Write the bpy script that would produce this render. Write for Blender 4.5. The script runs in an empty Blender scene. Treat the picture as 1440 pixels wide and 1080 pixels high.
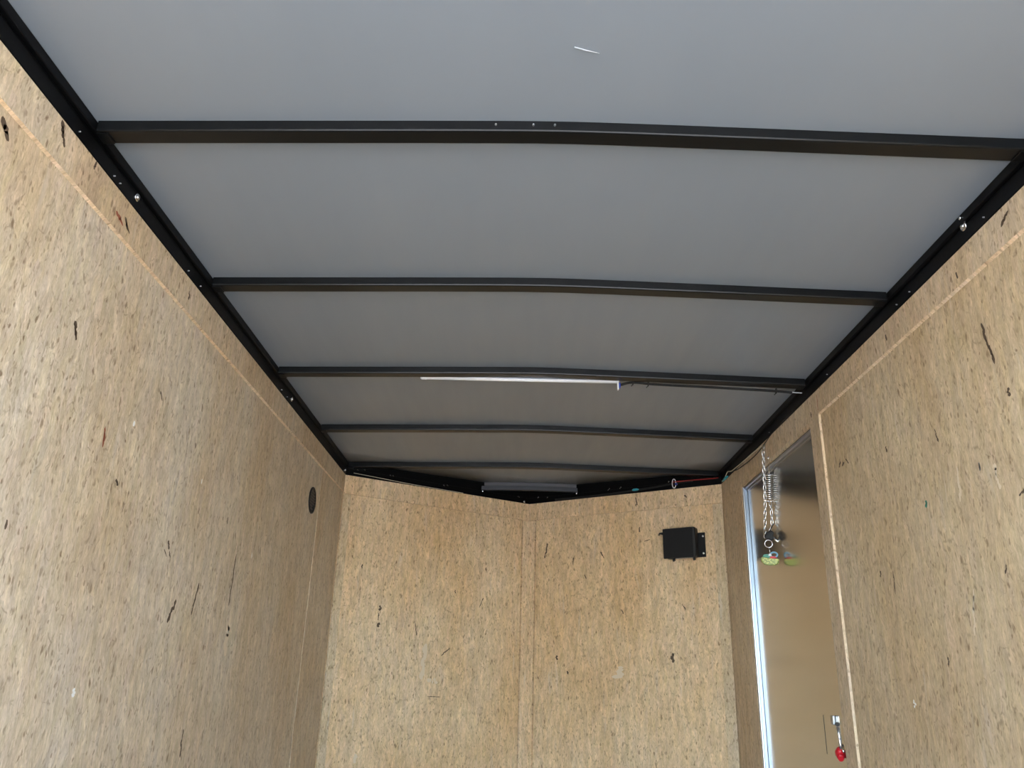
import bpy, bmesh, math, random
from mathutils import Vector, Matrix, Euler

# ------------------------------------------------------------------ camera
C = bpy.context.scene.collection
SC = bpy.context.scene
H = 1.0                      # eye height above the trailer floor
pitch, roll, yaw, FPX = 0.36087, 0.028199, -0.013275, 1131.15
cam_d = bpy.data.cameras.new('camera'); cam = bpy.data.objects.new('camera', cam_d); C.objects.link(cam)
cam_d.sensor_fit = 'HORIZONTAL'; cam_d.sensor_width = 36; cam_d.lens = FPX/1440*36
cam_d.clip_start = 0.02; cam_d.clip_end = 300
fwd = Vector((math.sin(yaw)*math.cos(pitch), math.cos(yaw)*math.cos(pitch), math.sin(pitch)))
r0 = Vector((math.cos(yaw), -math.sin(yaw), 0)); u0 = r0.cross(fwd)
rr = math.cos(roll)*r0 + math.sin(roll)*u0; uu = -math.sin(roll)*r0 + math.cos(roll)*u0
cam.matrix_world = Matrix(((rr.x, uu.x, -fwd.x, 0), (rr.y, uu.y, -fwd.y, 0), (rr.z, uu.z, -fwd.z, H), (0, 0, 0, 1)))
SC.camera = cam

# ------------------------------------------------------------------ light
w = bpy.data.worlds.new('sky'); SC.world = w; w.use_nodes = True
nt = w.node_tree; nt.nodes.clear()
sky = nt.nodes.new('ShaderNodeTexSky'); sky.sky_type = 'NISHITA'; sky.sun_disc = False
sky.sun_elevation = math.radians(48); sky.sun_rotation = math.radians(60); sky.altitude = 100; sky.dust_density = 2.0
bg = nt.nodes.new('ShaderNodeBackground'); bg.inputs['Strength'].default_value = 0.85
wo = nt.nodes.new('ShaderNodeOutputWorld')
nt.links.new(sky.outputs[0], bg.inputs[0]); nt.links.new(bg.outputs[0], wo.inputs[0])
sun_d = bpy.data.lights.new('sun', 'SUN'); sun_d.energy = 9.0; sun_d.color = (1, .95, .86); sun_d.angle = 0.0095
sun = bpy.data.objects.new('sun', sun_d); C.objects.link(sun); sun.location = (4, 3, 8)
sun.rotation_euler = Vector((0.80, 0.30, 1.0)).to_track_quat('Z', 'Y').to_euler()
SC.view_settings.view_transform = 'Standard'; SC.view_settings.look = 'None'
SC.view_settings.exposure = 1.85; SC.view_settings.gamma = 1; SC.view_settings.use_curve_mapping = False

# ------------------------------------------------------------------ dimensions
XL, XR = -0.8139, 0.9361                # inner faces of the side walls
ZT, ZR = H+0.9102, H+0.9724             # top of panelling, underside of roof at the sides
YC = 3.6638; PK = Vector((0.0535, 4.2051, 0)); YB = -0.25
CR = Vector((XR, YC, 0)); CL = Vector((XL, YC, 0))
BOWS = [1.2322, 1.8458, 2.4641, 3.0870, 3.6645]
def crown(x):
    u = (x-(XL+XR)/2)/((XR-XL)/2); e = 0.12
    return 0.019*(1-(math.sqrt(u*u+e*e)-e)/(math.sqrt(1+e*e)-e)) if abs(u) < 1 else 0.0

# ------------------------------------------------------------------ materials
def newmat(name):
    m = bpy.data.materials.new(name); m.use_nodes = True
    return m, m.node_tree, m.node_tree.nodes['Principled BSDF']
class NT:
    def __init__(s, t): s.t = t
    def n(s, ty, **kw):
        o = s.t.nodes.new(ty)
        for k, v in kw.items():
            if hasattr(o, k): setattr(o, k, v)
            else: o.inputs[k.replace('_', ' ')].default_value = v
        return o
    def l(s, a, b): s.t.links.new(a, b)
    def math(s, op, a, b=None, c=None, clamp=False):
        o = s.t.nodes.new('ShaderNodeMath'); o.operation = op; o.use_clamp = clamp
        for i, v in enumerate((a, b, c)):
            if v is None: continue
            if isinstance(v, (int, float)): o.inputs[i].default_value = v
            else: s.l(v, o.inputs[i])
        return o.outputs[0]
    def mapr(s, v, a, b, c=0., d=1.):
        o = s.t.nodes.new('ShaderNodeMapRange'); s.l(v, o.inputs[0])
        for i, q in enumerate((a, b, c, d)): o.inputs[i+1].default_value = q
        return o.outputs[0]
    def mix(s, f, a, b, mode='MIX'):
        o = s.t.nodes.new('ShaderNodeMix'); o.data_type = 'RGBA'; o.blend_type = mode; o.clamp_factor = True
        if isinstance(f, (int, float)): o.inputs[0].default_value = f
        else: s.l(f, o.inputs[0])
        for i, v in ((6, a), (7, b)):
            if isinstance(v, tuple): o.inputs[i].default_value = (*v, 1)
            else: s.l(v, o.inputs[i])
        return o.outputs[2]
    def mapping(s, vec, scale, rot=0., loc=(0, 0, 0)):
        o = s.t.nodes.new('ShaderNodeMapping'); s.l(vec, o.inputs[0]); o.inputs['Location'].default_value = loc
        o.inputs['Scale'].default_value = scale; o.inputs['Rotation'].default_value = (0, 0, rot)
        return o.outputs[0]

def plain(name, col, rough=.5, metal=0., spec=.5, coat=0.):
    m, t, b = newmat(name)
    b.inputs['Base Color'].default_value = (*col, 1); b.inputs['Roughness'].default_value = rough
    b.inputs['Metallic'].default_value = metal; b.inputs['Specular IOR Level'].default_value = spec
    b.inputs['Coat Weight'].default_value = coat
    n = t.nodes.new('ShaderNodeTexNoise'); n.inputs['Scale'].default_value = 90; n.inputs['Detail'].default_value = 3
    tc = t.nodes.new('ShaderNodeTexCoord'); t.links.new(tc.outputs['Object'], n.inputs['Vector'])
    mr = t.nodes.new('ShaderNodeMapRange'); mr.inputs[3].default_value = max(0, rough-.05); mr.inputs[4].default_value = min(1, rough+.07)
    t.links.new(n.outputs[0], mr.inputs[0]); t.links.new(mr.outputs[0], b.inputs['Roughness'])
    return m
def wood_material(name, warm=(0.62, 0.445, 0.275), pale=(0.69, 0.555, 0.395), seed=0.):
    m, t, b = newmat(name); g = NT(t)
    uv = g.n('ShaderNodeUVMap').outputs[0]
    wob = g.n('ShaderNodeTexNoise', Scale=9., Detail=3.); g.l(uv, wob.inputs['Vector'])
    sub = g.n('ShaderNodeVectorMath', operation='SUBTRACT'); g.l(wob.outputs['Color'], sub.inputs[0]); sub.inputs[1].default_value = (.5, .5, .5)
    sc = g.n('ShaderNodeVectorMath', operation='SCALE'); g.l(sub.outputs[0], sc.inputs[0]); sc.inputs['Scale'].default_value = .028
    ad = g.n('ShaderNodeVectorMath', operation='ADD'); g.l(uv, ad.inputs[0]); g.l(sc.outputs[0], ad.inputs[1])
    V = ad.outputs[0]
    def noise(vec, scale, detail=3., rough=.55):
        o = g.n('ShaderNodeTexNoise', Scale=scale, Detail=detail, Roughness=rough); g.l(vec, o.inputs['Vector']); return o.outputs[0]
    # broad tone
    big = noise(g.mapping(V, (3, 1.3, 1), 0, (seed, 3, 0)), 1.)
    col = g.mix(g.mapr(big, .36, .64), warm, pale)
    # strands: long flat chips in slightly different directions
    for k, (ang, sx, sy, amt) in enumerate(((.06, 85, 17, .12), (-.22, 70, 16, .10), (.38, 80, 22, .10))):
        vo = g.n('ShaderNodeTexVoronoi', Scale=1., Randomness=1.); g.l(g.mapping(V, (sx, sy, 1), ang, (k*7+seed, k*3, 0)), vo.inputs['Vector'])
        sp = g.n('ShaderNodeSeparateColor'); g.l(vo.outputs['Color'], sp.inputs[0])
        f = g.mapr(sp.outputs[0], 0, 1, 1-amt, 1+amt*.8)
        cc = g.n('ShaderNodeCombineColor'); g.l(f, cc.inputs[0])
        g.l(g.math('MULTIPLY', f, g.mapr(sp.outputs[1], 0, 1, .985, 1.01)), cc.inputs[1])
        g.l(g.math('MULTIPLY', f, g.mapr(sp.outputs[2], 0, 1, .955, 1.03)), cc.inputs[2])
        col = g.mix(.65, col, cc.outputs[0], 'MULTIPLY')
    # fibre grain, running mostly upright, from hair-fine to broad wavy figure
    gr2 = None
    for k, (sx, sy, ang, lo, hi, det) in enumerate(((430, 44, .03, .82, 1.14, 4.), (170, 60, .5, .88, 1.08, 4.), (120, 30, -.08, .87, 1.09, 4.), (260, 90, .9, .88, 1.10, 4.), (60, 30, .35, .93, 1.06, 2.), (26, 6, .02, .90, 1.08, 2.))):
        nz = noise(g.mapping(V, (sx, sy, 1), ang, (k*3, seed, 0)), 1., det, .7)
        if k == 1: gr2 = nz
        gf = g.mapr(nz, .3, .7, lo, hi)
        gc = g.n('ShaderNodeCombineColor'); [g.l(x, gc.inputs[i]) for i, x in enumerate((gf, g.math('POWER', gf, 1.12), g.math('POWER', gf, 1.3)))]
        col = g.mix(.9, col, gc.outputs[0], 'MULTIPLY')
    # pale streaks
    ps = noise(g.mapping(V, (32, 4, 1), -.05, (5, seed, 0)), 1., 2.)
    col = g.mix(g.mapr(ps, .62, .76, 0, .38), col, (0.68, .60, .50))
    # partial dark chip edges
    vw = g.n('ShaderNodeVectorMath', operation='ADD'); g.l(V, vw.inputs[0])
    w2 = g.n('ShaderNodeTexNoise', Scale=60., Detail=2.); g.l(uv, w2.inputs['Vector'])
    w3 = g.n('ShaderNodeVectorMath', operation='SCALE'); g.l(w2.outputs['Color'], w3.inputs[0]); w3.inputs['Scale'].default_value = .010
    g.l(w3.outputs[0], vw.inputs[1])
    W_ = vw.outputs[0]
    for k, (ang, sx, sy, th, lo, amt) in enumerate(((.15, 46, 15, .045, .53, .50), (-.35, 36, 14, .04, .55, .50), (.9, 50, 28, .045, .57, .42))):
        ve = g.n('ShaderNodeTexVoronoi', feature='DISTANCE_TO_EDGE', Scale=1.); g.l(g.mapping(W_, (sx, sy, 1), ang, (k*4+seed, k, 0)), ve.inputs['Vector'])
        line = g.mapr(ve.outputs['Distance'], 0, th, 1, 0)
        part = g.mapr(noise(g.mapping(V, (55, 38, 1), 0, (k*9, seed, 2)), 1., 2.), lo, lo+.09)
        col = g.mix(g.math('MULTIPLY', g.math('MULTIPLY', line, part), amt), col, (0.17, .10, .05))
    # dark flecks
    for k, (ang, sx, sy, rad, thr, amt) in enumerate(((.2, 75, 30, .34, .82, .7), (-.5, 110, 48, .36, .80, .7), (.0, 48, 15, .17, .82, .6), (1.2, 95, 40, .28, .86, .6), (-.9, 140, 60, .36, .85, .7))):
        vo = g.n('ShaderNodeTexVoronoi', Scale=1., Randomness=1.); g.l(g.mapping(W_, (sx, sy, 1), ang, (k*5+seed, k*2, 0)), vo.inputs['Vector'])
        sp = g.n('ShaderNodeSeparateColor'); g.l(vo.outputs['Color'], sp.inputs[0])
        pick = g.math('GREATER_THAN', sp.outputs[0], thr)
        dot = g.mapr(vo.outputs['Distance'], rad*.55, rad, 1, 0)
        f = g.math('MULTIPLY', g.math('MULTIPLY', pick, dot), g.mapr(sp.outputs[1], 0, 1, .25, 1))
        col = g.mix(g.math('MULTIPLY', f, amt), col, (0.17, .09, .04))
    g.l(col, b.inputs['Base Color'])
    g.l(g.mapr(noise(V, 14.), .3, .7, .42, .60), b.inputs['Roughness'])
    b.inputs['Specular IOR Level'].default_value = .35
    bp = g.n('ShaderNodeBump', Strength=.25, Distance=.0006); g.l(gr2, bp.inputs['Height']); g.l(bp.outputs[0], b.inputs['Normal'])
    return m
WOOD = wood_material('strand_board', warm=(.62, .475, .315), pale=(.68, .575, .44), seed=0.)
WOODR = wood_material('strand_board_right', warm=(.60, .445, .27), pale=(.66, .53, .36), seed=7.)
WOODN = wood_material('strand_board_nose', warm=(.745, .515, .285), pale=(.80, .615, .40), seed=11.)
WOODB = wood_material('strand_board_batten', warm=(.79, .565, .34), pale=(.84, .66, .45), seed=15.)
WOODS = wood_material('strand_board_strip', warm=(.62, .465, .30), pale=(.68, .56, .405), seed=23.)
EDGE = wood_material('raw_board_edge', warm=(.76, .55, .35), pale=(.72, .57, .40), seed=5.)
DARKCHIP = plain('dark_chip', (.10, .065, .04), .7)
REDCHIP = plain('red_chip', (.33, .10, .05), .7)
WHITESPOT = plain('white_filler', (.85, .83, .78), .6)
GREYSMEAR = plain('grey_smear', (.72, .59, .43), .7)
BLACK = plain('black_paint', (.003, .0035, .004), .30, 0, .32)
BLACKH = plain('black_paint_header', (.002, .002, .0025), .42, 0, .16)
BLACKP = plain('black_plastic', (.010, .010, .011), .5, 0, .3)
RUBBER = plain('black_rubber', (.008, .008, .008), .8)
CHROME = plain('zinc_steel', (.80, .81, .82), .18, 1.)
BRIGHT = plain('bright_screw', (.88, .88, .86), .35, .35)
DULL = plain('dull_steel', (.42, .43, .45), .4, 1.)
ALU = plain('aluminium_extrusion', (.60, .63, .70), .30, 1.)
ALUD = plain('aluminium_sky_tint', (.30, .36, .46), .36, 1.)  # sky's blue reflection on the jamb put into a darker metal colour
WHITEP = plain('white_plastic', (.80, .80, .80), .35)
CLEARW = plain('frosted_lens', (.72, .73, .74), .25)
REDP = plain('red_plastic', (.55, .01, .02), .35)
BLUEP = plain('blue_plastic', (.02, .05, .30), .4)
TEALP = plain('teal_connector', (.03, .30, .36), .4)
CREAMW = plain('cream_wire_and_glint', (.60, .55, .42), .5)
REDW = plain('red_wire', (.35, .02, .015), .45)
YELLOW = plain('yellow_green_enamel', (.5, .5, .1), .35)
_t = NT(YELLOW.node_tree); _v = _t.n('ShaderNodeTexVoronoi', Scale=170.); _c = _t.n('ShaderNodeTexCoord'); _t.l(_c.outputs['Object'], _v.inputs['Vector'])
_t.l(_t.mix(_t.mapr(_v.outputs['Distance'], .25, .6), (.60, .60, .16), (.24, .30, .09)), YELLOW.node_tree.nodes['Principled BSDF'].inputs['Base Color'])
GREEN = plain('green_enamel', (.05, .25, .17), .35)
LBLUE = plain('light_blue_enamel', (.22, .45, .60), .35)

def ceiling_material():
    m, t, b = newmat('grey_roof_sheet'); g = NT(t)
    tc = g.n('ShaderNodeTexCoord').outputs['Object']
    n1 = g.n('ShaderNodeTexNoise', Scale=1., Detail=2.); g.l(g.mapping(tc, (5, 1.2, 1)), n1.inputs['Vector'])
    g.l(g.mix(g.mapr(n1.outputs[0], .3, .7), (.208, .236, .266), (.217, .245, .274)), b.inputs['Base Color'])
    n2 = g.n('ShaderNodeTexNoise', Scale=1., Detail=3.); g.l(g.mapping(tc, (22, 2.2, 1)), n2.inputs['Vector'])
    g.l(g.mapr(n2.outputs[0], .3, .7, .36, .44), b.inputs['Roughness'])
    b.inputs['Metallic'].default_value = 0.; b.inputs['Specular IOR Level'].default_value = .8
    n3 = g.n('ShaderNodeTexNoise', Scale=1., Detail=1.); g.l(g.mapping(tc, (7, 1.6, 1)), n3.inputs['Vector'])
    bp = g.n('ShaderNodeBump', Strength=.18, Distance=.004); g.l(n3.outputs[0], bp.inputs['Height']); g.l(bp.outputs[0], b.inputs['Normal'])
    return m
CEIL = ceiling_material()
def door_material():
    m, t, b = newmat('mill_aluminium_skin'); g = NT(t)
    tc = g.n('ShaderNodeTexCoord').outputs['Object']
    n2 = g.n('ShaderNodeTexNoise', Scale=1., Detail=3.); g.l(g.mapping(tc, (1, 900, 6)), n2.inputs['Vector'])
    b.inputs['Base Color'].default_value = (.66, .65, .62, 1)
    g.l(g.mapr(n2.outputs[0], .3, .7, .16, .24), b.inputs['Roughness'])
    b.inputs['Metallic'].default_value = 1.
    bp = g.n('ShaderNodeBump', Strength=.06, Distance=.0003); g.l(n2.outputs[0], bp.inputs['Height']); g.l(bp.outputs[0], b.inputs['Normal'])
    return m
DOORM = door_material()
def concrete_material():
    m, t, b = newmat('concrete_yard'); g = NT(t)
    tc = g.n('ShaderNodeTexCoord').outputs['Object']
    n = g.n('ShaderNodeTexNoise', Scale=1.5, Detail=8.); g.l(tc, n.inputs['Vector'])
    g.l(g.mix(n.outputs[0], (.34, .33, .31), (.44, .43, .40)), b.inputs['Base Color']); b.inputs['Roughness'].default_value = .9
    return m
YARD = concrete_material()

# ------------------------------------------------------------------ mesh helpers
class MB:
    def __init__(s): s.bm = bmesh.new(); s.uv = s.bm.loops.layers.uv.new('UVMap'); s.mats = []
    def mi(s, m):
        if m not in s.mats: s.mats.append(m)
        return s.mats.index(m)
    def face(s, pts, m, uvs=None):
        f = s.bm.faces.new([s.bm.verts.new(p) for p in pts]); f.material_index = s.mi(m)
        if uvs:
            for l, q in zip(f.loops, uvs): l[s.uv].uv = q
        return f
    def box(s, a, b, m, M=None, bev=0.):
        a, b = Vector(a), Vector(b); c = (a+b)/2; d = b-a
        r = bmesh.ops.create_cube(s.bm, size=1); vs = r['verts']
        for v in vs: v.co = Vector((v.co.x*d.x, v.co.y*d.y, v.co.z*d.z))
        es = list({e for v in vs for e in v.link_edges}); fs = list({f for v in vs for f in v.link_faces})
        if bev:
            rb = bmesh.ops.bevel(s.bm, geom=es, offset=bev, segments=2, affect='EDGES', profile=.5)
            vs = list({v for f in rb['faces'] for v in f.verts} | {v for v in vs if v.is_valid}); fs = list({f for v in vs for f in v.link_faces})
        for v in vs:
            v.co += c
            if M: v.co = M @ v.co
        k = s.mi(m)
        for f in fs:
            f.material_index = k
            for l in f.loops: l[s.uv].uv = (l.vert.co.x+l.vert.co.y, l.vert.co.z)
    def tube(s, pts, r, m, n=8, cap=True, radii=None):
        pts = [Vector(p) for p in pts]; rings = []; k = s.mi(m)
        prev = None
        for i, p in enumerate(pts):
            d = (pts[min(i+1, len(pts)-1)]-pts[max(i-1, 0)]).normalized()
            a = (prev - d*prev.dot(d)) if prev else d.orthogonal()
            if a.length < 1e-6: a = d.orthogonal()
            a.normalize(); prev = a; bb = d.cross(a); R = radii[i] if radii else r
            rings.append([s.bm.verts.new(p + (a*math.cos(t)+bb*math.sin(t))*R) for t in [2*math.pi*j/n for j in range(n)]])
        for i in range(len(rings)-1):
            for j in range(n):
                f = s.bm.faces.new((rings[i][j], rings[i][(j+1) % n], rings[i+1][(j+1) % n], rings[i+1][j])); f.material_index = k; f.smooth = True
        if cap:
            for rg in (rings[0][::-1], rings[-1]):
                f = s.bm.faces.new(rg); f.material_index = k
    def loop(s, pts, r, m, n=6):
        pts = [Vector(p) for p in pts]; N = len(pts); k = s.mi(m); rings = []
        c = sum(pts, Vector())/N; nor = Vector()
        for i in range(N): nor += (pts[i]-c).cross(pts[(i+1) % N]-c)
        nor.normalize()
        for i, p in enumerate(pts):
            d = (pts[(i+1) % N]-pts[i-1]).normalized(); a = nor; bb = d.cross(a)
            rings.append([s.bm.verts.new(p+(a*math.cos(t)+bb*math.sin(t))*r) for t in [2*math.pi*j/n for j in range(n)]])
        for i in range(N):
            for j in range(n):
                f = s.bm.faces.new((rings[i][j], rings[i][(j+1) % n], rings[(i+1) % N][(j+1) % n], rings[(i+1) % N][j])); f.material_index = k; f.smooth = True
    def disc(s, c, axis, r, h, m, n=16, dome=0.):
        q = Vector(axis).normalized().to_track_quat('Z', 'Y').to_matrix(); c = Vector(c); k = s.mi(m)
        prof = [(r, 0), (r, h)] + ([(r*math.cos(a), h+dome*math.sin(a)) for a in (.4, .8, 1.2)] if dome else [])
        rings = [[s.bm.verts.new(c+q@Vector((pr*math.cos(2*math.pi*j/n), pr*math.sin(2*math.pi*j/n), z))) for j in range(n)] for pr, z in prof]
        for i in range(len(rings)-1):
            for j in range(n):
                f = s.bm.faces.new((rings[i][j], rings[i][(j+1) % n], rings[i+1][(j+1) % n], rings[i+1][j])); f.material_index = k; f.smooth = i > 0
        s.bm.faces.new(rings[0][::-1]).material_index = k; s.bm.faces.new(rings[-1]).material_index = k
    def build(s, name, parent=None, kind=None, label=None, cat=None, group=None, at=None):
        me = bpy.data.meshes.new(name)
        off = Vector(at) if at else Vector()
        if at: bmesh.ops.translate(s.bm, verts=s.bm.verts, vec=-off)
        bmesh.ops.recalc_face_normals(s.bm, faces=s.bm.faces)
        s.bm.to_mesh(me); s.bm.free()
        for m in s.mats: me.materials.append(m)
        o = bpy.data.objects.new(name, me); C.objects.link(o)
        if parent:
            o.parent = parent
            if not at: o.matrix_parent_inverse = Matrix.Translation(parent.location).inverted()
            else: o.location = off-parent.location
        else: o.location = off
        tag(o, label, cat, group, kind)
        return o
def tag(o, label=None, cat=None, group=None, kind=None):
    for k, v in (('label', label), ('category', cat), ('group', group), ('kind', kind)):
        if v: o[k] = v
    return o
def empty(name, loc, label, cat, group=None):
    o = bpy.data.objects.new(name, None); C.objects.link(o); o.location = loc; o.empty_display_size = .05
    return tag(o, label, cat, group)

# a panel on a vertical plane: origin o, direction t along the wall, n pointing into the trailer
class Panel(MB):
    def __init__(s, o, t, n, mat, useed=0.):
        super().__init__(); s.o, s.t, s.n, s.m, s.us = Vector(o), Vector(t).normalized(), Vector(n).normalized(), mat, useed
    def P(s, u, z, d=0.): q = s.o+s.t*u+s.n*d; return (q.x, q.y, z)
    def slab(s, u0, u1, z0, z1, d0, d1, cham=(0, 0, 0, 0), edge=None):
        """front face at depth d1 (towards the room), back at d0; cham = widths of slanted edge at u0,u1,z0,z1"""
        a, b, c, e = cham; edge = edge or s.m
        f = [(u0+a, z0+c), (u1-b, z0+c), (u1-b, z1-e), (u0+a, z1-e)]; k = [(u0, z0), (u1, z0), (u1, z1), (u0, z1)]
        s.face([s.P(u, z, d1) for u, z in f], s.m, [(u+s.us, z) for u, z in f])
        s.face([s.P(u, z, d0) for u, z in k][::-1], s.m, [(u+s.us, z) for u, z in k][::-1])
        for i in range(4):
            j = (i+1) % 4
            s.face([s.P(*k[i], d0), s.P(*k[j], d0), s.P(*f[j], d1), s.P(*f[i], d1)], edge, [(k[i][0]+s.us, k[i][1]), (k[j][0]+s.us, k[j][1]), (f[j][0]+s.us, f[j][1]), (f[i][0]+s.us, f[i][1])])
    def mark(s, u, z, L, w, ang, m, d, seed=0):
        """ragged splinters or a knot in the board surface"""
        rnd = random.Random(seed+int(u*9100+z*3700))
        n = 1 if max(L, w) < .013 else (3 if max(L, w) < .04 else 5)
        for k in range(n):
            f = 0 if n == 1 else (k+.5)/n-.5
            l_ = L/n*rnd.uniform(1.2, 2.0) if L >= w else L*rnd.uniform(.5, 1)
            w_ = w*rnd.uniform(.65, 1.1) if L >= w else w/n*rnd.uniform(.9, 1.5)
            dx, dy = (rnd.uniform(-.3, .3)*w, f*L) if L >= w else (f*w, rnd.uniform(-.3, .3)*L)
            N = 9; pts = []; a2 = ang+rnd.uniform(-.12, .12)
            for i in range(N):
                a = 2*math.pi*i/N; q = 1+rnd.uniform(-.4, .4)
                x, y = math.cos(a)*w_/2*q, math.sin(a)*l_/2*(1+rnd.uniform(-.2, .2))
                pts.append((u+dx*math.cos(ang)-dy*math.sin(ang)+x*math.cos(a2)-y*math.sin(a2), z+dx*math.sin(ang)+dy*math.cos(ang)+x*math.sin(a2)+y*math.cos(a2)))
            s.face([s.P(p, q, d) for p, q in pts], m)

# ------------------------------------------------------------------ structure
g = MB(); g.box((-25, -30, -.62), (25, 25, -.60), YARD); g.build('ground', kind='structure')
# floor
f = MB(); WOODF = wood_material('dark_floor_plywood', warm=(.25, .18, .12), pale=(.30, .22, .15), seed=51.)
pts = [(XL-.05, YB, 0), (XR+.05, YB, 0), (XR+.05, YC+.03, 0), (PK.x, PK.y+.06, 0), (XL-.05, YC+.03, 0)]
f.face(pts, WOODF, [(p[0], p[1]) for p in pts]); f.face([(p[0], p[1], -.04) for p in pts][::-1], WOODF)
for i in range(5):
    a, b = pts[i], pts[(i+1) % 5]; f.face([a, (a[0], a[1], -.04), (b[0], b[1], -.04), b], WOODF)
f.build('floor', kind='structure')

# ceiling sheet, slightly crowned, pointed at the nose
def yfront(x):
    return YC+.05+(PK.y+.05-YC-.05)*((x-XL)/(PK.x-XL) if x < PK.x else (XR-x)/(XR-PK.x))
c = MB(); xs = [XL-.05]+[XL+(XR-XL)*i/32 for i in range(33)]+[XR+.05]
for lay in (0, 1):
    grid = []
    for x in xs:
        xc = min(max(x, XL), XR); yf = yfront(xc); col = []
        for j in range(17):
            y = YB+(yf-YB)*j/16; col.append(c.bm.verts.new((x, y, ZR+crown(x)+lay*.03)))
        grid.append(col)
    for i in range(len(xs)-1):
        for j in range(16):
            q = c.bm.faces.new((grid[i][j], grid[i+1][j], grid[i+1][j+1], grid[i][j+1])); q.smooth = True
    if lay == 0: low = grid
for i in range(len(xs)-1):
    c.bm.faces.new((low[i][0], low[i+1][0], grid[i+1][0], grid[i][0])); c.bm.faces.new((low[i][-1], low[i+1][-1], grid[i+1][-1], grid[i][-1]))
for j in range(16):
    c.bm.faces.new((low[0][j], low[0][j+1], grid[0][j+1], grid[0][j])); c.bm.faces.new((low[-1][j], low[-1][j+1], grid[-1][j+1], grid[-1][j]))
c.mats.append(CEIL); ceiling = c.build('ceiling', kind='structure')
s = MB(); s.tube([(.0735, 1.0433, ZR+.0165), (.095, 1.050, ZR+.0160), (.1156, 1.0549, ZR+.0155)], .0012, plain('pale_scratch', (.42, .45, .48), .5), 5, radii=[.0013, .0012, .0006])
s.build('scratch', ceiling, label='short white scratch in the grey roof sheet')

# ---- left wall (base board), header strip, corner strip
LW = dict(o=(XL, 0, 0), t=(0, 1, 0), n=(1, 0, 0))
RW = dict(o=(XR, 0, 0), t=(0, 1, 0), n=(-1, 0, 0))
p = Panel(**LW, mat=WOOD); p.slab(YB, YC+.03, 0, ZT-.001, -.05, -.006)
dd = -.0056
for u, z, L, wd, a, m in ((1.516, .441, .036, .008, .15, REDCHIP), (1.6235, .5025, .010, .008, 0, WHITESPOT), (1.59, .4857, .012, .010, .5, GREYSMEAR),
        (2.027, .4767, .012, .010, 0, WHITESPOT), (1.895, .292, .018, .010, .2, DARKCHIP), (1.912, .272, .014, .007, .5, DARKCHIP), (1.885, .272, .012, .006, 1., DARKCHIP),
        (2.3621, .275, .13, .008, -.02, DARKCHIP), (1.9778, .150, .055, .014, -.4, DARKCHIP), (2.1075, .19, .075, .010, -.25, DARKCHIP), (1.5996, -.03, .014, .012, 0, WHITESPOT),
        (1.6, .37, .014, .008, .7, DARKCHIP), (1.2831, .223, .010, .010, 0, DARKCHIP), (2.25, .42, .012, .006, 0, DARKCHIP), (2.1685, -.15, .06, .008, .1, DARKCHIP),
        (2.3850, .11, .09, .03, 0., GREYSMEAR), (1.0386, .8, .03, .012, .8, DARKCHIP), (1.34, .59, .03, .010, .5, DARKCHIP), (1.66, -.24, .05, .03, .3, REDCHIP) ,
        (1.95, .55, .012, .007, .3, DARKCHIP), (1.72, .60, .02, .006, .9, DARKCHIP), (2.5, .36, .010, .010, 0, WHITESPOT)):
    p.mark(u, z+H, L, wd, a, m, dd)
wl = p.build('wall_left', kind='structure')
p = Panel(**LW, mat=WOODS, useed=3)
p.slab(YB, YC, H+.8269, ZT, -.0058, 0, (0, 0, .0035, 0), EDGE)
for u, z, L, wd, a, m in ((1.16, .885, .04, .009, .5, DARKCHIP), (1.42, .86, .03, .008, .9, DARKCHIP), (1.27, .90, .018, .006, 0, DARKCHIP), (1.75, .87, .02, .007, .2, DARKCHIP), (1.385, .858, .03, .01, 1.2, REDCHIP)):
    p.mark(u, z+H, L, wd, a, m, .0005)
p.build('trim_1', kind='structure')
p = Panel(**LW, mat=WOOD, useed=5); p.slab(3.248, YC, 0, H+.8266, -.0058, -.0045); p.build('trim_2', kind='structure')

# ---- right wall with the door opening
D0, D1, DZ = 2.4900, 3.3290, H+.8155     # door opening
p = Panel(**RW, mat=WOODR, useed=9)
p.slab(YB, D0+.012, 0, ZT-.001, -.05, -.006); p.slab(D1, YC+.03, 0, ZT-.001, -.05, -.006); p.slab(D0+.012, D1, DZ, ZT-.001, -.05, -.006); p.slab(D0+.012, D1, 0, .05, -.05, -.006)
for u, z, L, wd, a, m in ((1.6072, .4497, .012, .010, 0, DULL), (1.8427, .4239, .014, .012, 0, GREEN), (2.305, .6413, .016, .008, .8, DARKCHIP), (2.28, .637, .016, .008, 1.2, DARKCHIP), (2.25, .637, .022, .006, -.9, DARKCHIP),
        (1.5000, .678, .09, .008, -.20, DARKCHIP), (1.5533, .415, .05, .010, 0, GREYSMEAR), (1.6918, .434, .07, .010, .12, GREYSMEAR), (1.4653, .5609, .016, .010, .2, DARKCHIP), (1.34, .885, .04, .014, 1.3, DARKCHIP),
        (1.582, .2395, .016, .006, .3, DARKCHIP), (2.1309, .3014, .014, .008, 0, DARKCHIP), (1.8539, .0785, .016, .007, .4, DARKCHIP), (2.0402, -.0111, .016, .012, 0, WHITESPOT), (1.48, .37, .03, .006, 1.1, DARKCHIP),
        (1.72, .17, .09, .008, .25, GREYSMEAR), (2.06, .27, .05, .005, .1, DARKCHIP), (1.75, .56, .03, .006, -.3, DARKCHIP), (2.0, .60, .014, .008, 0, DARKCHIP)):
    p.mark(u, z+H, L, wd, a, m, dd)
p.build('wall_right', kind='structure')
p = Panel(**RW, mat=WOODS, useed=14)
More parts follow.
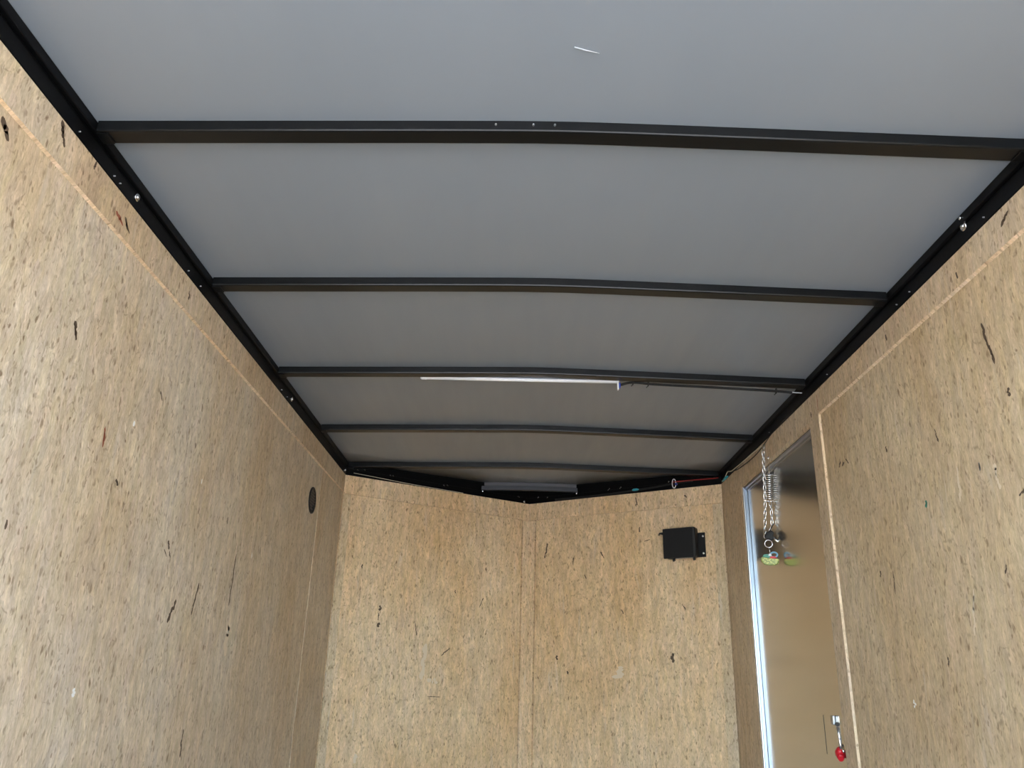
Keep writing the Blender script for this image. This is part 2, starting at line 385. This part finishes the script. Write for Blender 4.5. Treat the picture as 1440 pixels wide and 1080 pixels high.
p.slab(YB, 2.4064, H+.8302, ZT, -.0058, 0, (0, 0, .0045, 0), EDGE); p.slab(2.4064, YC, H+.8302, ZT, -.0058, 0)
for u, z, L, wd, a, m in ((2.405, .868, .05, .004, .05, REDCHIP), (1.36, .885, .03, .01, .9, DARKCHIP), (1.9, .87, .016, .008, 0, DARKCHIP), (2.47, .85, .014, .012, .3, DARKCHIP), (1.55, .86, .014, .006, 0, DARKCHIP)):
    p.mark(u, z+H, L, wd, a, m, .0005)
p.build('trim_3', kind='structure')
p = Panel(**RW, mat=WOODS, useed=17)
p.slab(2.4064, D0, 0, H+.8300, -.0058, 0, (.0045, 0, 0, 0), EDGE); p.build('trim_4', kind='structure')
p = Panel(**RW, mat=WOODS, useed=19); p.slab(D0, D1, DZ, H+.8300, -.0058, 0); p.slab(D1, YC, 0, H+.8300, -.0058, 0, (.003, 0, 0, 0), EDGE); p.build('trim_5', kind='structure')

# ---- the two nose walls meeting at the point
tR = (CR-PK).normalized(); tL = (CL-PK).normalized(); LR = (CR-PK).length; LL = (CL-PK).length
nR = Vector((tR.y, -tR.x, 0)); nR = nR if nR.y < 0 else -nR
nL = Vector((tL.y, -tL.x, 0)); nL = nL if nL.y < 0 else -nL
SEAM = H+.822
p = Panel(PK, tR, nR, WOODN, 31); p.slab(-.03, LR+.04, 0, ZT-.001, -.05, -.006)
p.build('wall_front_right', kind='structure')
p = Panel(PK, tL, nL, WOODN, 43); p.slab(-.03, LL+.04, 0, ZT-.001, -.05, -.006); p.build('wall_front_left', kind='structure')
p = Panel(PK, tR, nR, WOODN, 31); p.slab(.0455, LR-.0485, 0, SEAM-.0028, -.0058, -.0006)
for u, z, L, wd, a, m in ((.1716, .1412, .018, .013, 0, DARKCHIP), (.2302, .0739, .012, .009, .5, DARKCHIP), (.7628, .1443, .035, .016, 0, DARKCHIP), (.6587, .6748, .006, .03, .2, DARKCHIP),
        (.62, .73, .022, .007, 0, DARKCHIP), (.1056, .6577, .07, .010, -.15, DARKCHIP), (.5216, .3497, .02, .005, .5, DARKCHIP), (.33, .52, .02, .006, .3, DARKCHIP), (.26, .60, .03, .006, -.1, DARKCHIP),
        (.5, .08, .05, .04, 0, GREYSMEAR), (.42, .62, .03, .007, .5, DARKCHIP), (.83, .36, .018, .006, .6, DARKCHIP)):
    p.mark(u, z+H, L, wd, a, m, -.0002)
p.build('trim_6', kind='structure')
p = Panel(PK, tL, nL, WOODN, 43); p.slab(.0455, LL-.038, 0, SEAM-.0028, -.0058, -.0006)
for u, z, L, wd, a, m in ((.2679, .385, .045, .004, .4, DARKCHIP), (.4156, .4263, .014, .006, -.3, DARKCHIP), (.6096, .2408, .05, .005, -.2, DARKCHIP), (.4983, -.0487, .004, .06, 0, DARKCHIP),
        (.7942, .3235, .02, .012, 0, DARKCHIP), (.798, .25, .018, .013, .3, DARKCHIP), (.8, .285, .03, .006, 0, DARKCHIP), (.8521, -.30, .03, .02, 0, GREYSMEAR), (.45, .15, .05, .006, .9, DARKCHIP), (.56, .10, .14, .02, .05, WHITESPOT if 0 else GREYSMEAR),
        (.51, .02, .02, .05, 0, REDCHIP if 0 else GREYSMEAR), (.9, .50, .016, .008, 0, DARKCHIP), (.25, .55, .014, .006, .2, DARKCHIP)):
    p.mark(u, z+H, L, wd, a, m, -.0002)
p.build('trim_7', kind='structure')
p = Panel(PK, tR, nR, WOODN, 57); p.slab(0, LR, SEAM+.001, ZT, -.0058, -.0006)
for u, z, L, wd, a in ((.61, .868, .035, .007, .1), (.605, .83+.02, .01, .006, 0), (.3, .88, .012, .005, 0), (.86, .87, .014, .007, 1.)):
    p.mark(u, z+H, L, wd, a, DARKCHIP, -.0002)
p.build('trim_8', kind='structure')
p = Panel(PK, tL, nL, WOODN, 63); p.slab(0, LL, SEAM+.001, ZT, -.0058, -.0006); p.build('trim_9', kind='structure')
p = Panel(PK, tR, nR, WOODR, 71); p.slab(LR-.047, LR, 0, SEAM-.0028, -.0058, .0035); p.build('trim_10', kind='structure')
p = Panel(PK, tL, nL, WOODR, 77); p.slab(LL-.0365, LL, 0, SEAM-.0028, -.0058, .0035); p.build('trim_11', kind='structure')
# batten over the joint: two faces folded to the V, one board
p = MB(); bl, br = PK+tL*.039, PK+tR*.0405
def nose_strip(zlo, zhi, o0, o1):
    prof = [bl+nL*o0, PK-Vector((0, o0*1.15, 0)), br+nR*o0, br+nR*o1, PK-Vector((0, o1*1.15, 0)), bl+nL*o1]
    us = [0, .04, .08, .08, .04, 0]; N = len(prof)
    for i in range(N):
        a, b = prof[i], prof[(i+1) % N]; ua, ub = us[i], us[(i+1) % N]
        p.face([(a.x, a.y, zlo), (b.x, b.y, zlo), (b.x, b.y, zhi), (a.x, a.y, zhi)], WOODB, [(90+ua, zlo), (90+ub, zlo), (90+ub, zhi), (90+ua, zhi)])
    for z in (zlo, zhi):
        for tri in ((0, 1, 4, 5), (1, 2, 3, 4)): p.face([(prof[i].x, prof[i].y, z) for i in tri], WOODB, [(0, 0)]*4)
nose_strip(0, SEAM-.0055, -.0056, .0055)
p.build('trim_12', kind='structure')

# ---- black steel header tubes along the tops of the walls
def screw(parent, pos, axis, r=.005, washer=0., tip=0., name='screw', mat=CHROME):
    q = MB(); a = Vector(axis).normalized(); pos = Vector(pos)
    if washer: q.disc(pos, a, washer, .002, mat, 16, .002)
    q.disc(pos+a*(.002 if washer else 0), a, r, .0025, mat, 10, .002)
    if tip: q.tube([pos-a*.001, pos+a*tip], .0022, mat, 6, radii=[.0024, .0012])
    return q.build(name, parent, at=pos)
def header(side):
    sx = 1 if side == 'l' else -1; X = XL if side == 'l' else XR
    q = MB()
    lo, hi = sorted((X-sx*.05, X-sx*.0)); q.box((lo, YB, ZT+.0005), (hi, YC+.03, ZT+.040), BLACKH, bev=.003)
    lo, hi = sorted((X-sx*.05, X+sx*.008)); q.box((lo, YB, ZT+.0405), (hi, YC+.03, ZR-.001), BLACKH, bev=.002)
    return q.build('trim_13' if side == 'l' else 'trim_14', kind='structure')
hl, hr = header('l'), header('r')
for y, z in ((1.432, .9436), (2.679, .940), (3.637, .932)): screw(hl, (XL, y, H+z-.006), (1, 0, -.15), .0045, .009 if y < 3 else .006)
screw(hl, (XL+.008, 1.250, H+.957), (1, -.3, -.3), .004)
for y in (1.20, 1.335, 1.36, 1.72, 1.80, 2.55, 2.62): screw(hl, (XL, y, H+.922), (1, 0, 0), .0017, mat=DULL)
screw(hr, (XR, 1.4933, H+.9486), (-1, 0, -.2), .005, .011); screw(hr, (XR-.008, 1.485, H+.9630), (-1, 0, -.2), .004)
for y in (1.42, 1.75, 1.82, 2.30, 2.90): screw(hr, (XR, y, H+.924), (-1, 0, 0), .0017, mat=DULL)

def nose_header(nm, t, n, L):
    q = Panel(PK, t, n, BLACKH)
    q.slab(-.03, L+.03, ZT+.0005, ZT+.030, -.05, 0); q.slab(-.03, L+.03, ZT+.031, ZR+.029, -.05, -.003)
    return q.build(nm, kind='structure')
nl_, nr_ = nose_header('trim_15', tL, nL, LL), nose_header('trim_16', tR, nR, LR)
for u, z in ((.966, .945), (.9316, .950), (.7987, .9437), (.785, .9437), (.5096, .9378), (.4898, .9408), (.0689, .9424)):
    screw(nl_, PK+tL*u+nL*(-.003)+Vector((0, 0, H+z)), (nL.x, nL.y, -.5), .0030, tip=.014)
screw(nl_, PK+tL*.0328+Vector((0, 0, H+.919)), nL, .005, .006)
for u, z, tp in ((.0545, .9431, .01), (.1104, .9378, .01), (.466, .9471, .024), (.5282, .948, .018), (.78, .95, .01), (.80, .95, .01)):
    screw(nr_, PK+tR*u+nR*(-.003)+Vector((0, 0, H+z)), (nR.x, nR.y, -.6), .0032, tip=tp)

# ------------------------------------------------------------------ roof bows
def bow_mesh(y0, x0, x1, depth=.0233, width=.039, ztop=0., mat=BLACK):
    q = MB(); N = 40; k = q.mi(mat); rings = []; r_ = .0035
    for i in range(N+1):
        x = x0+(x1-x0)*i/N; zt = ZR+crown(x)+ztop-.0004; zb = ZR+crown(x)-depth+ztop
        prof = [(0, zt), (0, zb+r_), (r_*.3, zb+r_*.3), (r_, zb), (width-r_, zb), (width-r_*.3, zb+r_*.3), (width, zb+r_), (width, zt)]
        rings.append([q.bm.verts.new((x, y0+a, b)) for a, b in prof])
    for i in range(N):
        for j in range(8):
            ff = q.bm.faces.new((rings[i][j], rings[i][(j+1) % 8], rings[i+1][(j+1) % 8], rings[i+1][j])); ff.material_index = k
            ff.smooth = False
    q.bm.faces.new(rings[0][::-1]); q.bm.faces.new(rings[-1])
    return q
bow_labels = ['black steel roof bow nearest the camera, thickest crossbar in view', 'black steel roof bow, second from the camera',
              'black steel roof bow carrying the white light strip', 'black steel roof bow just beyond the one with the light strip', 'thin-looking black roof bow farthest back, just before the pointed nose']
bows = []
for y, lb in zip(BOWS, bow_labels):
    e = empty('roof_bow', (0, y, ZR), lb, 'roof beam', 'roof bows across the trailer')
    q = bow_mesh(y, XL+.010, XR-.010); q.build('crossbar', e)
    for sx, X in ((1, XL), (-1, XR)):
        q = MB(); a, b = sorted((X+sx*.0085, X+sx*.030)); q.box((a, y+.004, ZR-.0262), (b, y+.035, ZR-.0236), BLACK, bev=.0008); q.build('end_tab', e)
    bows.append(e)
rnd = random.Random(4)
for x in (-.06, .05, .01): screw(bows[0], (x, BOWS[0]-.0002, ZR+crown(x)-.010), (0, -1, 0), .0022, mat=DULL, name='rivet')
e = empty('nose_bow', (.05, 4.05, ZR), 'short grey angle bar across the pointed nose of the roof', 'roof beam')
q = bow_mesh(4.045, -.195, .297, .020, .03, -.022, plain('lit_grey_steel', (.035, .04, .05), .3)); q.build('crossbar', e)  # bluish light on the bar's rear face put into its grey colour
q = bow_mesh(4.062, -.195, .297, .018, .02, 0, plain('reflection_grey', (.10, .10, .11), .4)); q.build('reflection_strip', e)  # lighter strip drawn in place of the bar's reflection in the roof sheet
for x in (-.188, .292): screw(e, (x, 4.044, ZR-.036), (0, -1, -.2), .004, tip=.006)
nb = e

# ------------------------------------------------------------------ light strip under bow three
e = empty('light_strip', (0, 2.50, H+.955), 'slim white tube light fixed under the third roof bow', 'light')
za, zb_ = .9625, .9640
q = MB(); q.tube([(-.322, 2.514, H+.9635), (0, 2.514, H+.9640), (.318, 2.514, H+.9652)], .0055, WHITEP, 12); q.build('tube', e)
q = MB(); q.box((-.330, 2.5035, H+.9665), (.325, 2.512, H+.9735), ALU); q.build('mounting_rail', e)
q = MB(); q.tube([(-.341, 2.514, H+.9638), (-.336, 2.514, H+.9638), (-.319, 2.514, H+.9638), (-.317, 2.514, H+.9638)], .007, CLEARW, 12, radii=[.003, .0066, .0066, .004]); q.build('end_cap', e, label='frosted end cap')
q = MB(); q.box((.318, 2.508, H+.936), (.3225, 2.520, H+.972), WHITEP, bev=.001); q.build('end_bracket', e, label='white end bracket hanging down')
q = MB(); q.box((.3228, 2.509, H+.943), (.329, 2.520, H+.962), BLUEP, bev=.0015); q.build('plug', e, label='dark blue plug')
lead = e

def wire(name, pts, r, m, parent=None, **kw):
    P_ = [Vector(v) for v in pts]; out = []
    for i in range(len(P_)-1):
        p0, p1, p2, p3 = P_[max(i-1, 0)], P_[i], P_[i+1], P_[min(i+2, len(P_)-1)]
        for k_ in range(6):
            t_ = k_/6; out.append(.5*((2*p1)+(-p0+p2)*t_+(2*p0-5*p1+4*p2-p3)*t_*t_+(-p0+3*p1-3*p2+p3)*t_**3))
    out.append(P_[-1]); q = MB(); q.tube(out, r, m, 6); return q.build(name, parent, **kw)
e = empty('light_cable', (.6, 2.50, H+.96), 'black cable zip-tied under the third roof bow, right of the light', 'cable')
wire('cable', [(.329, 2.515, H+.955), (.3676, 2.5085, H+.962), (.45, 2.5085, H+.957), (.60, 2.5085, H+.9525), (.75, 2.5085, H+.947), (.8598, 2.5085, H+.9425), (.895, 2.506, H+.9385)], .0042, RUBBER, e)
wire('bare_end', [(.8798, 2.5085, H+.9430), (.90, 2.504, H+.9385), (.925, 2.496, H+.9345)], .002, DULL, e, label='stripped silver cable end')
for x, z in ((.3695, .962), (.420, .9585), (.843, .9435)):
    q = MB(); c_ = Vector((x, 2.507, H+z))
    q.loop([c_+Vector((0, math.cos(a)*.008, math.sin(a)*.008)) for a in [k_*math.pi/5 for k_ in range(10)]], .0015, RUBBER)
    q.tube([c_+Vector((0, 0, -.006)), c_+Vector((-.006, .004, -.013))], .0013, RUBBER, 5); q.build('cable_tie', e)

# ------------------------------------------------------------------ loose wiring at the front right corner
rp = lambda u, z, d=.006: PK+tR*u+nR*d+Vector((0, 0, H+z))
wire('header_cable', [rp(.16, .918), rp(.33, .9165), rp(.50, .9185), rp(.61, .9222), rp(.70, .928), rp(.80, .9345), rp(.90, .939)], .0042, RUBBER, label='black cable along the right half of the nose header', cat='cable')
wire('power_wire', [rp(.80, .941, .012), rp(.83, .9405, .018), rp(.90, .940, .014), rp(1.0, .9385, .010), rp(1.03, .937, .020)], .002, REDW, label='thin red wire by the front right roof corner', cat='wire')
q = MB(); c_ = rp(.612, .9225, .016); q.tube([c_-tR*.016, c_-tR*.008, c_+tR*.008, c_+tR*.018], .006, TEALP, 10, radii=[.003, .0065, .0065, .003])
q.build('butt_connector', label='teal crimp connector on the nose header, middle of its right half', cat='connector')
q = MB(); c_ = rp(.812, .933, .016)
q.loop([c_+tR*math.cos(a)*.009+Vector((0, 0, math.sin(a)*.022)) for a in [k_*math.pi/8 for k_ in range(16)]], .0022, WHITEP)
q.build('wire_clip', label='white wire clip with blue core on the nose header', cat='clip').name = 'wire_clip'
q = MB(); c_ = rp(.824, .928, .016); q.disc(c_, nR, .006, .006, BLUEP, 10, .003); q.build('blue_terminal', label='small blue terminal beside the white wire clip', cat='connector')
xw = XR-.006
wire('ground_wire', [(xw-.006, 3.546, H+.909), (xw-.004, 3.50, H+.926), (xw-.003, 3.44, H+.914), (xw-.004, 3.338, H+.908), (xw-.004, 3.2045, H+.903), (xw-.004, 3.10, H+.9004), (xw-.003, 2.985, H+.893)], .002, CREAMW, label='thin cream wire running along the top of the door header', cat='wire')
wire('loose_wire', [(xw-.004, 3.41, H+.906), (xw-.004, 3.318, H+.893), (xw-.004, 3.2092, H+.886), (xw-.004, 3.0851, H+.882), (xw-.004, 2.9767, H+.887), (xw-.004, 2.8623, H+.9015), (xw-.004, 2.7595, H+.9055), (xw-.004, 2.60, H+.910)], .0019, RUBBER, label='thin dark wire sagging above the side door', cat='wire')
q = MB(); q.tube([(xw-.006, 3.50, H+.905), (xw-.006, 3.53, H+.907), (xw-.006, 3.56, H+.9065), (xw-.006, 3.59, H+.906)], .006, TEALP, 10, radii=[.004, .006, .006, .003])
q.build('splice_connector', label='teal splice at the front right corner of the side wall', cat='connector')
lp = lambda u, z, d=.004: PK+tL*u+nL*d+Vector((0, 0, H+z))
wire('header_glint', [lp(.985, .9235), lp(.93, .922), lp(.85, .9195), lp(.70, .9145), (lp(.52, .9125)), lp(.40, .9115)], .0013, CREAMW, label='thin pale strand standing in for the glint along the left half of the nose header', cat='wire')  # pale strand paints the glint line between header and panel

# ------------------------------------------------------------------ side door
X0 = XR; XD = XR+.0185
door = bpy.data.objects.new('door_1', None); C.objects.link(door); door.location = (XD, (D0+D1)/2, .05); door['kind'] = 'structure'
q = MB(); q.box((XD, D0-.04, .052), (XD+.03, D1-.0125, DZ-.0125), DOORM); q.build('door_panel', door, label='reflective mill aluminium door skin')
q = MB()   # far and near jambs, head: aluminium channel
q.box((X0+.0015, D1-.011, .052), (XD+.03, D1-.002, DZ-.003), ALU, bev=.0012)
q.box((XD-.013, D1-.016, .052), (XD-.0005, D1-.0115, DZ-.012), ALUD, bev=.001)
q.box((X0+.0062, D0+.0, DZ-.011), (XD+.03, D1-.0112, DZ-.002), ALU, bev=.0012)
q.box((XD-.005, D0+.0, DZ-.020), (XD-.0005, D1-.0205, DZ-.0115), DULL, bev=.001)
q.build('door_frame', door)
q = MB(); q.box((X0+.001, D1-.0018, .052), (XD+.02, D1-.0004, DZ-.002), RUBBER); q.box((X0+.0065, D0, DZ-.0018), (XD+.02, D1-.002, DZ-.0004), RUBBER); q.build('seal', door, label='black rubber seal')
la = MB(); la.box((XD-.0018, 2.565, H-.163), (XD-.0002, 2.683, H-.0535), DOORM, bev=.0005); la.box((XD-.0022, 2.683, H-.163), (XD-.0003, 2.6865, H-.0535), RUBBER)
lt = la.build('latch_plate', door, label='flat aluminium latch plate with dark left edge')
q = MB(); q.box((XD-.010, 2.585, H-.078), (XD-.002, 2.605, H-.052), DULL, bev=.002); q.build('latch_pivot', lt)
q = MB(); q.tube([(.939, 2.538, H-.074), (.944, 2.551, H-.085), (.943, 2.544, H-.115), (.941, 2.535, H-.142)], .006, CHROME, 10, radii=[.007, .006, .0055, .005]); q.build('lever', lt, label='chrome latch lever')
q = MB(); q.tube([(.942, 2.544, H-.138), (.940, 2.541, H-.147), (.945, 2.554, H-.157), (.938, 2.536, H-.166)], .01, REDP, 12, radii=[.009, .0145, .0145, .008]); q.build('lever_tip', lt, label='red lever tip')
q = MB(); q.tube([(.943, 2.525, H-.128), (.941, 2.522, H-.140), (.940, 2.515, H-.147)], .003, CHROME, 8); q.build('catch', lt)

# ------------------------------------------------------------------ door chain with spring
def sc(f, *P_): return [tuple(Vector((0, 0, H)).lerp(Vector(v), f)) for v in P_]   # a little nearer to the eye
def chain_mesh(pts, pitch_=.016, lr=.0016, w_=.0048, m=CHROME):
    P_ = [Vector(v) for v in pts]; q = MB()
    seg = [0]
    for a, b in zip(P_, P_[1:]): seg.append(seg[-1]+(b-a).length)
    n_ = int(seg[-1]/pitch_)
    for i in range(n_):
        d = (i+.5)*seg[-1]/n_
        for k_ in range(len(P_)-1):
            if seg[k_] <= d <= seg[k_+1]:
                t_ = (d-seg[k_])/(seg[k_+1]-seg[k_]); c_ = P_[k_].lerp(P_[k_+1], t_); ax = (P_[k_+1]-P_[k_]).normalized(); break
        sd = ax.orthogonal().normalized(); sd = Matrix.Rotation(i*math.pi/2+.6, 3, ax) @ sd
        hl_ = pitch_*.5+lr*.4
        pts_ = []
        for a in range(12):
            an = 2*math.pi*a/12; cx_, sx_ = math.cos(an), math.sin(an)
            pts_.append(c_+sd*w_*cx_+ax*((hl_-w_*.6)*(1 if sx_ > 0 else -1)*(1 if abs(sx_) > .01 else 0)+w_*sx_))
        q.loop(pts_, lr, m, 5)
    return q
e = empty('door_chain', (.94, 2.97, H+.88), 'silver chain and coil spring hanging at the top of the side door', 'chain')
chain_mesh([(.930, 2.956, H+.893), (.930, 2.978, H+.880), (.9300, 2.9866, H+.818), (.930, 2.997, H+.751), (.930, 3.0105, H+.672), (.9295, 3.035, H+.59), (.9295, 3.050, H+.556)]).build('chain', e)
chain_mesh([(.946, 2.998, H+.6825), (.946, 2.993, H+.643), (.9455, 2.998, H+.5935), (.936, 3.013, H+.564)]).build('chain', e, label='short chain below the spring')
q = MB(); hel = [(.9440+.0092*math.cos(t_), 2.979+.019*(t_/(2*math.pi*12))+.0085*math.sin(t_), H+.7830-.0945*t_/(2*math.pi*12)) for t_ in [i*2*math.pi*12/(12*14) for i in range(12*14+1)]]
q.tube(hel, .0023, CHROME, 6); q.box((.930, 2.995, H+.682), (.9540, 3.000, H+.685), CHROME, bev=.001); q.build('coil_spring', e)
wire('hook', [(.9500, 2.940, H+.823), (.9460, 2.936, H+.8305), (.942, 2.942, H+.827), (.9425, 2.955, H+.813), (.943, 2.968, H+.799), (.945, 2.975, H+.788), (.946, 2.978, H+.782)], .002, CHROME, e)
screw(e, (XR+.0005, 2.938, H+.835), (-1, 0, 0), .004, .007)
chain = e

# ------------------------------------------------------------------ keys on the chain
e = empty('key_ring', (.932, 3.04, H+.545), 'black-headed key and colourful charm hung from the door chain', 'keys')
c_ = Vector((.924, 2.990, H+.522))
vx = Vector((.93, -.37, 0)).normalized()
q = MB(); q.loop([c_+vx*math.cos(a)*.0135+Vector((0, 0, math.sin(a)*.0135)) for a in [k_*math.pi/12 for k_ in range(24)]], .0013, CHROME); q.build('ring', e)
q = MB(); kc = Vector((.930, 2.996, H+.554))
for (a, b, r_) in ((0, 0, .014), (.006, .006, .011), (-.006, -.004, .011), (.005, -.009, .010)): q.disc(kc+vx*a+Vector((0, -.003, b)), (vx.cross(Vector((0, 0, 1)))), r_, .006, BLACKP, 14, .002)
q.build('key_head', e, label='black plastic key head')
q = MB(); q.tube([kc+vx*.012+Vector((0, -.006, -.008)), kc+vx*.022+Vector((0, -.006, -.020)), kc+vx*.031+Vector((0, -.006, -.029))], .004, CHROME, 8, radii=[.0045, .0042, .003]); q.build('key_blade', e, label='silver key blade')
wire('cable_tie', [kc+Vector((0, -.008, .004)), kc+vx*.005+Vector((0, -.008, .020)), kc+vx*.013+Vector((0, -.008, .034)), kc+vx*.020+Vector((0, -.008, .043))], .0016, RUBBER, e, label='black plastic tie tail')
q = MB(); q.tube([c_+Vector((.001, 0, -.0135)), c_+Vector((.002, 0, -.024)), c_+Vector((.002, 0, -.036))], .0013, CHROME, 6)
q.build('charm_link', e)
cc_ = Vector((.9155, 2.962, H+.4625)); ny = vx.cross(Vector((0, 0, 1))).normalized()
def blob(name, poly, th, m, dx=0, par=None):
    q = MB(); ring_ = []
    for s_, off in ((.86, -th/2), (1, -th*.25), (1, th*.25), (.86, th/2)):
        cx_ = sum(a for a, b in poly)/len(poly); cz_ = sum(b for a, b in poly)/len(poly)
        ring_.append([q.bm.verts.new(cc_+vx*(cx_+(a-cx_)*s_)+Vector((0, 0, cz_+(b-cz_)*s_))+ny*(off+dx)) for a, b in poly])
    n_ = len(poly); k_ = q.mi(m)
    for i in range(3):
        for j in range(n_): q.bm.faces.new((ring_[i][j], ring_[i][(j+1) % n_], ring_[i+1][(j+1) % n_], ring_[i+1][j])).smooth = True
    q.bm.faces.new(ring_[0][::-1]); q.bm.faces.new(ring_[-1])
    return q.build(name, par)
charm = blob('charm', [(-.032, .004), (-.030, -.010), (-.022, -.019), (-.008, -.023), (.010, -.024), (.022, -.022), (.030, -.016), (.032, -.004), (.024, 0), (.004, .002), (-.012, .004), (-.024, .008)], .012, YELLOW, 0, e)
charm['label'] = 'yellow-green enamel charm with blue ring'
blob('charm_top', [(-.026, .008), (-.020, .016), (-.008, .018), (.002, .014), (.004, .003), (-.012, .005)], .010, GREEN, 0, charm)
blob('charm_stripe', [(-.002, .003), (.004, .009), (.020, .008), (.026, .002), (.014, -.001)], .014, REDP, 0, charm)
q = MB(); qc = cc_+vx*.015+Vector((0, 0, .014)); q.loop([qc+vx*math.cos(a)*.012+Vector((0, 0, math.sin(a)*.009)) for a in [k_*math.pi/10 for k_ in range(20)]], .0034, LBLUE); q.build('charm_ring', charm)
blob('charm_eye', [(-.004, .009), (-.002, .018), (.005, .018), (.007, .010)], .014, WHITEP, 0, charm)

# ------------------------------------------------------------------ black box on the right nose wall
e = empty('equipment_box', PK+tR*.84+Vector((0, 0, H+.65)), 'square black box screwed to the plywood right of the nose joint', 'box')
M = Matrix(((tR.x, nR.x, 0, PK.x), (tR.y, nR.y, 0, PK.y), (0, 0, 1, H), (0, 0, 0, 1)))
q = MB(); q.box((.762, .006, .577), (.915, .055, .714), BLACKP, M, bev=.009); q.build('housing', e)
q = MB(); q.box((.760, .050, .5745), (.908, .058, .7115), BLACKP, M, bev=.003); q.build('lid', e)
q = MB(); q.box((.905, 0, .581), (.9445, .004, .6925), BLACKP, M, bev=.0008); fl = q.build('mounting_flange', e)
for u, z in ((.9355, .6751), (.9345, .5974)): screw(fl, M @ Vector((u, .004, z)), nR, .0045, name='screw', mat=BRIGHT)
for u in (.806, .903):
    q = MB(); q.tube([M @ Vector((u, .045, .578)), M @ Vector((u, .046, .568)), M @ Vector((u+.002, .046, .563))], .006, RUBBER, 10); q.build('lid_screw', e)
q = MB(); q.tube([M @ Vector((.766, .03, .69)), M @ Vector((.752, .04, .694)), M @ Vector((.742, .05, .693)), M @ Vector((.738, .05, .684))], .005, RUBBER, 8, radii=[.006, .006, .004, .003]); q.build('cable_stub', e)
q = MB(); q.box((.815, .030, .5742), (.895, .050, .5768), DULL, M, bev=.0005); q.build('light_underside', e)  # lighter look of the box underside painted as a pale metal strip

# ------------------------------------------------------------------ round vent in the left wall
vy, vz, vr = 3.1345, H+.672, .050
e = empty('wall_vent', (XL-.006, vy, vz), 'dark oval-looking vent hole high on the left wall near the front corner', 'vent')
q = MB(); k_ = q.mi(BLACKP); rr__ = []
for ro, xo in ((.0525, .0005), (.0525, .004), (.046, .005), (.042, .002), (.040, .0008)):
    rr__.append([q.bm.verts.new((XL-.006+xo, vy+ro*math.cos(a), vz+ro*math.sin(a))) for a in [2*math.pi*j/40 for j in range(40)]])
for i in range(len(rr__)-1):
    for j in range(40):
        fc = q.bm.faces.new((rr__[i][j], rr__[i][(j+1) % 40], rr__[i+1][(j+1) % 40], rr__[i+1][j])); fc.smooth = True
q.build('vent_ring', e)
q = MB(); q.disc((XL-.0056, vy, vz), (1, 0, 0), .041, .0008, plain('vent_mesh_grey', (.05, .045, .04), .6), 32)
for j in range(7):
    zz = vz-.033+j*.011; hw = math.sqrt(max(.0001, .039**2-(zz-vz)**2)); q.box((XL-.0048, vy-hw, zz-.002), (XL-.0028, vy+hw, zz+.002), plain('vent_slat_grey', (.06, .05, .05), .5) if j == 0 else q.mats[-1])
q.build('vent_grille', e)
q = MB(); q.disc((XL-.004, vy+.020, vz-.024), (1, 0, 0), .009, .004, RUBBER, 12, .002); q.build('vent_knob', e)
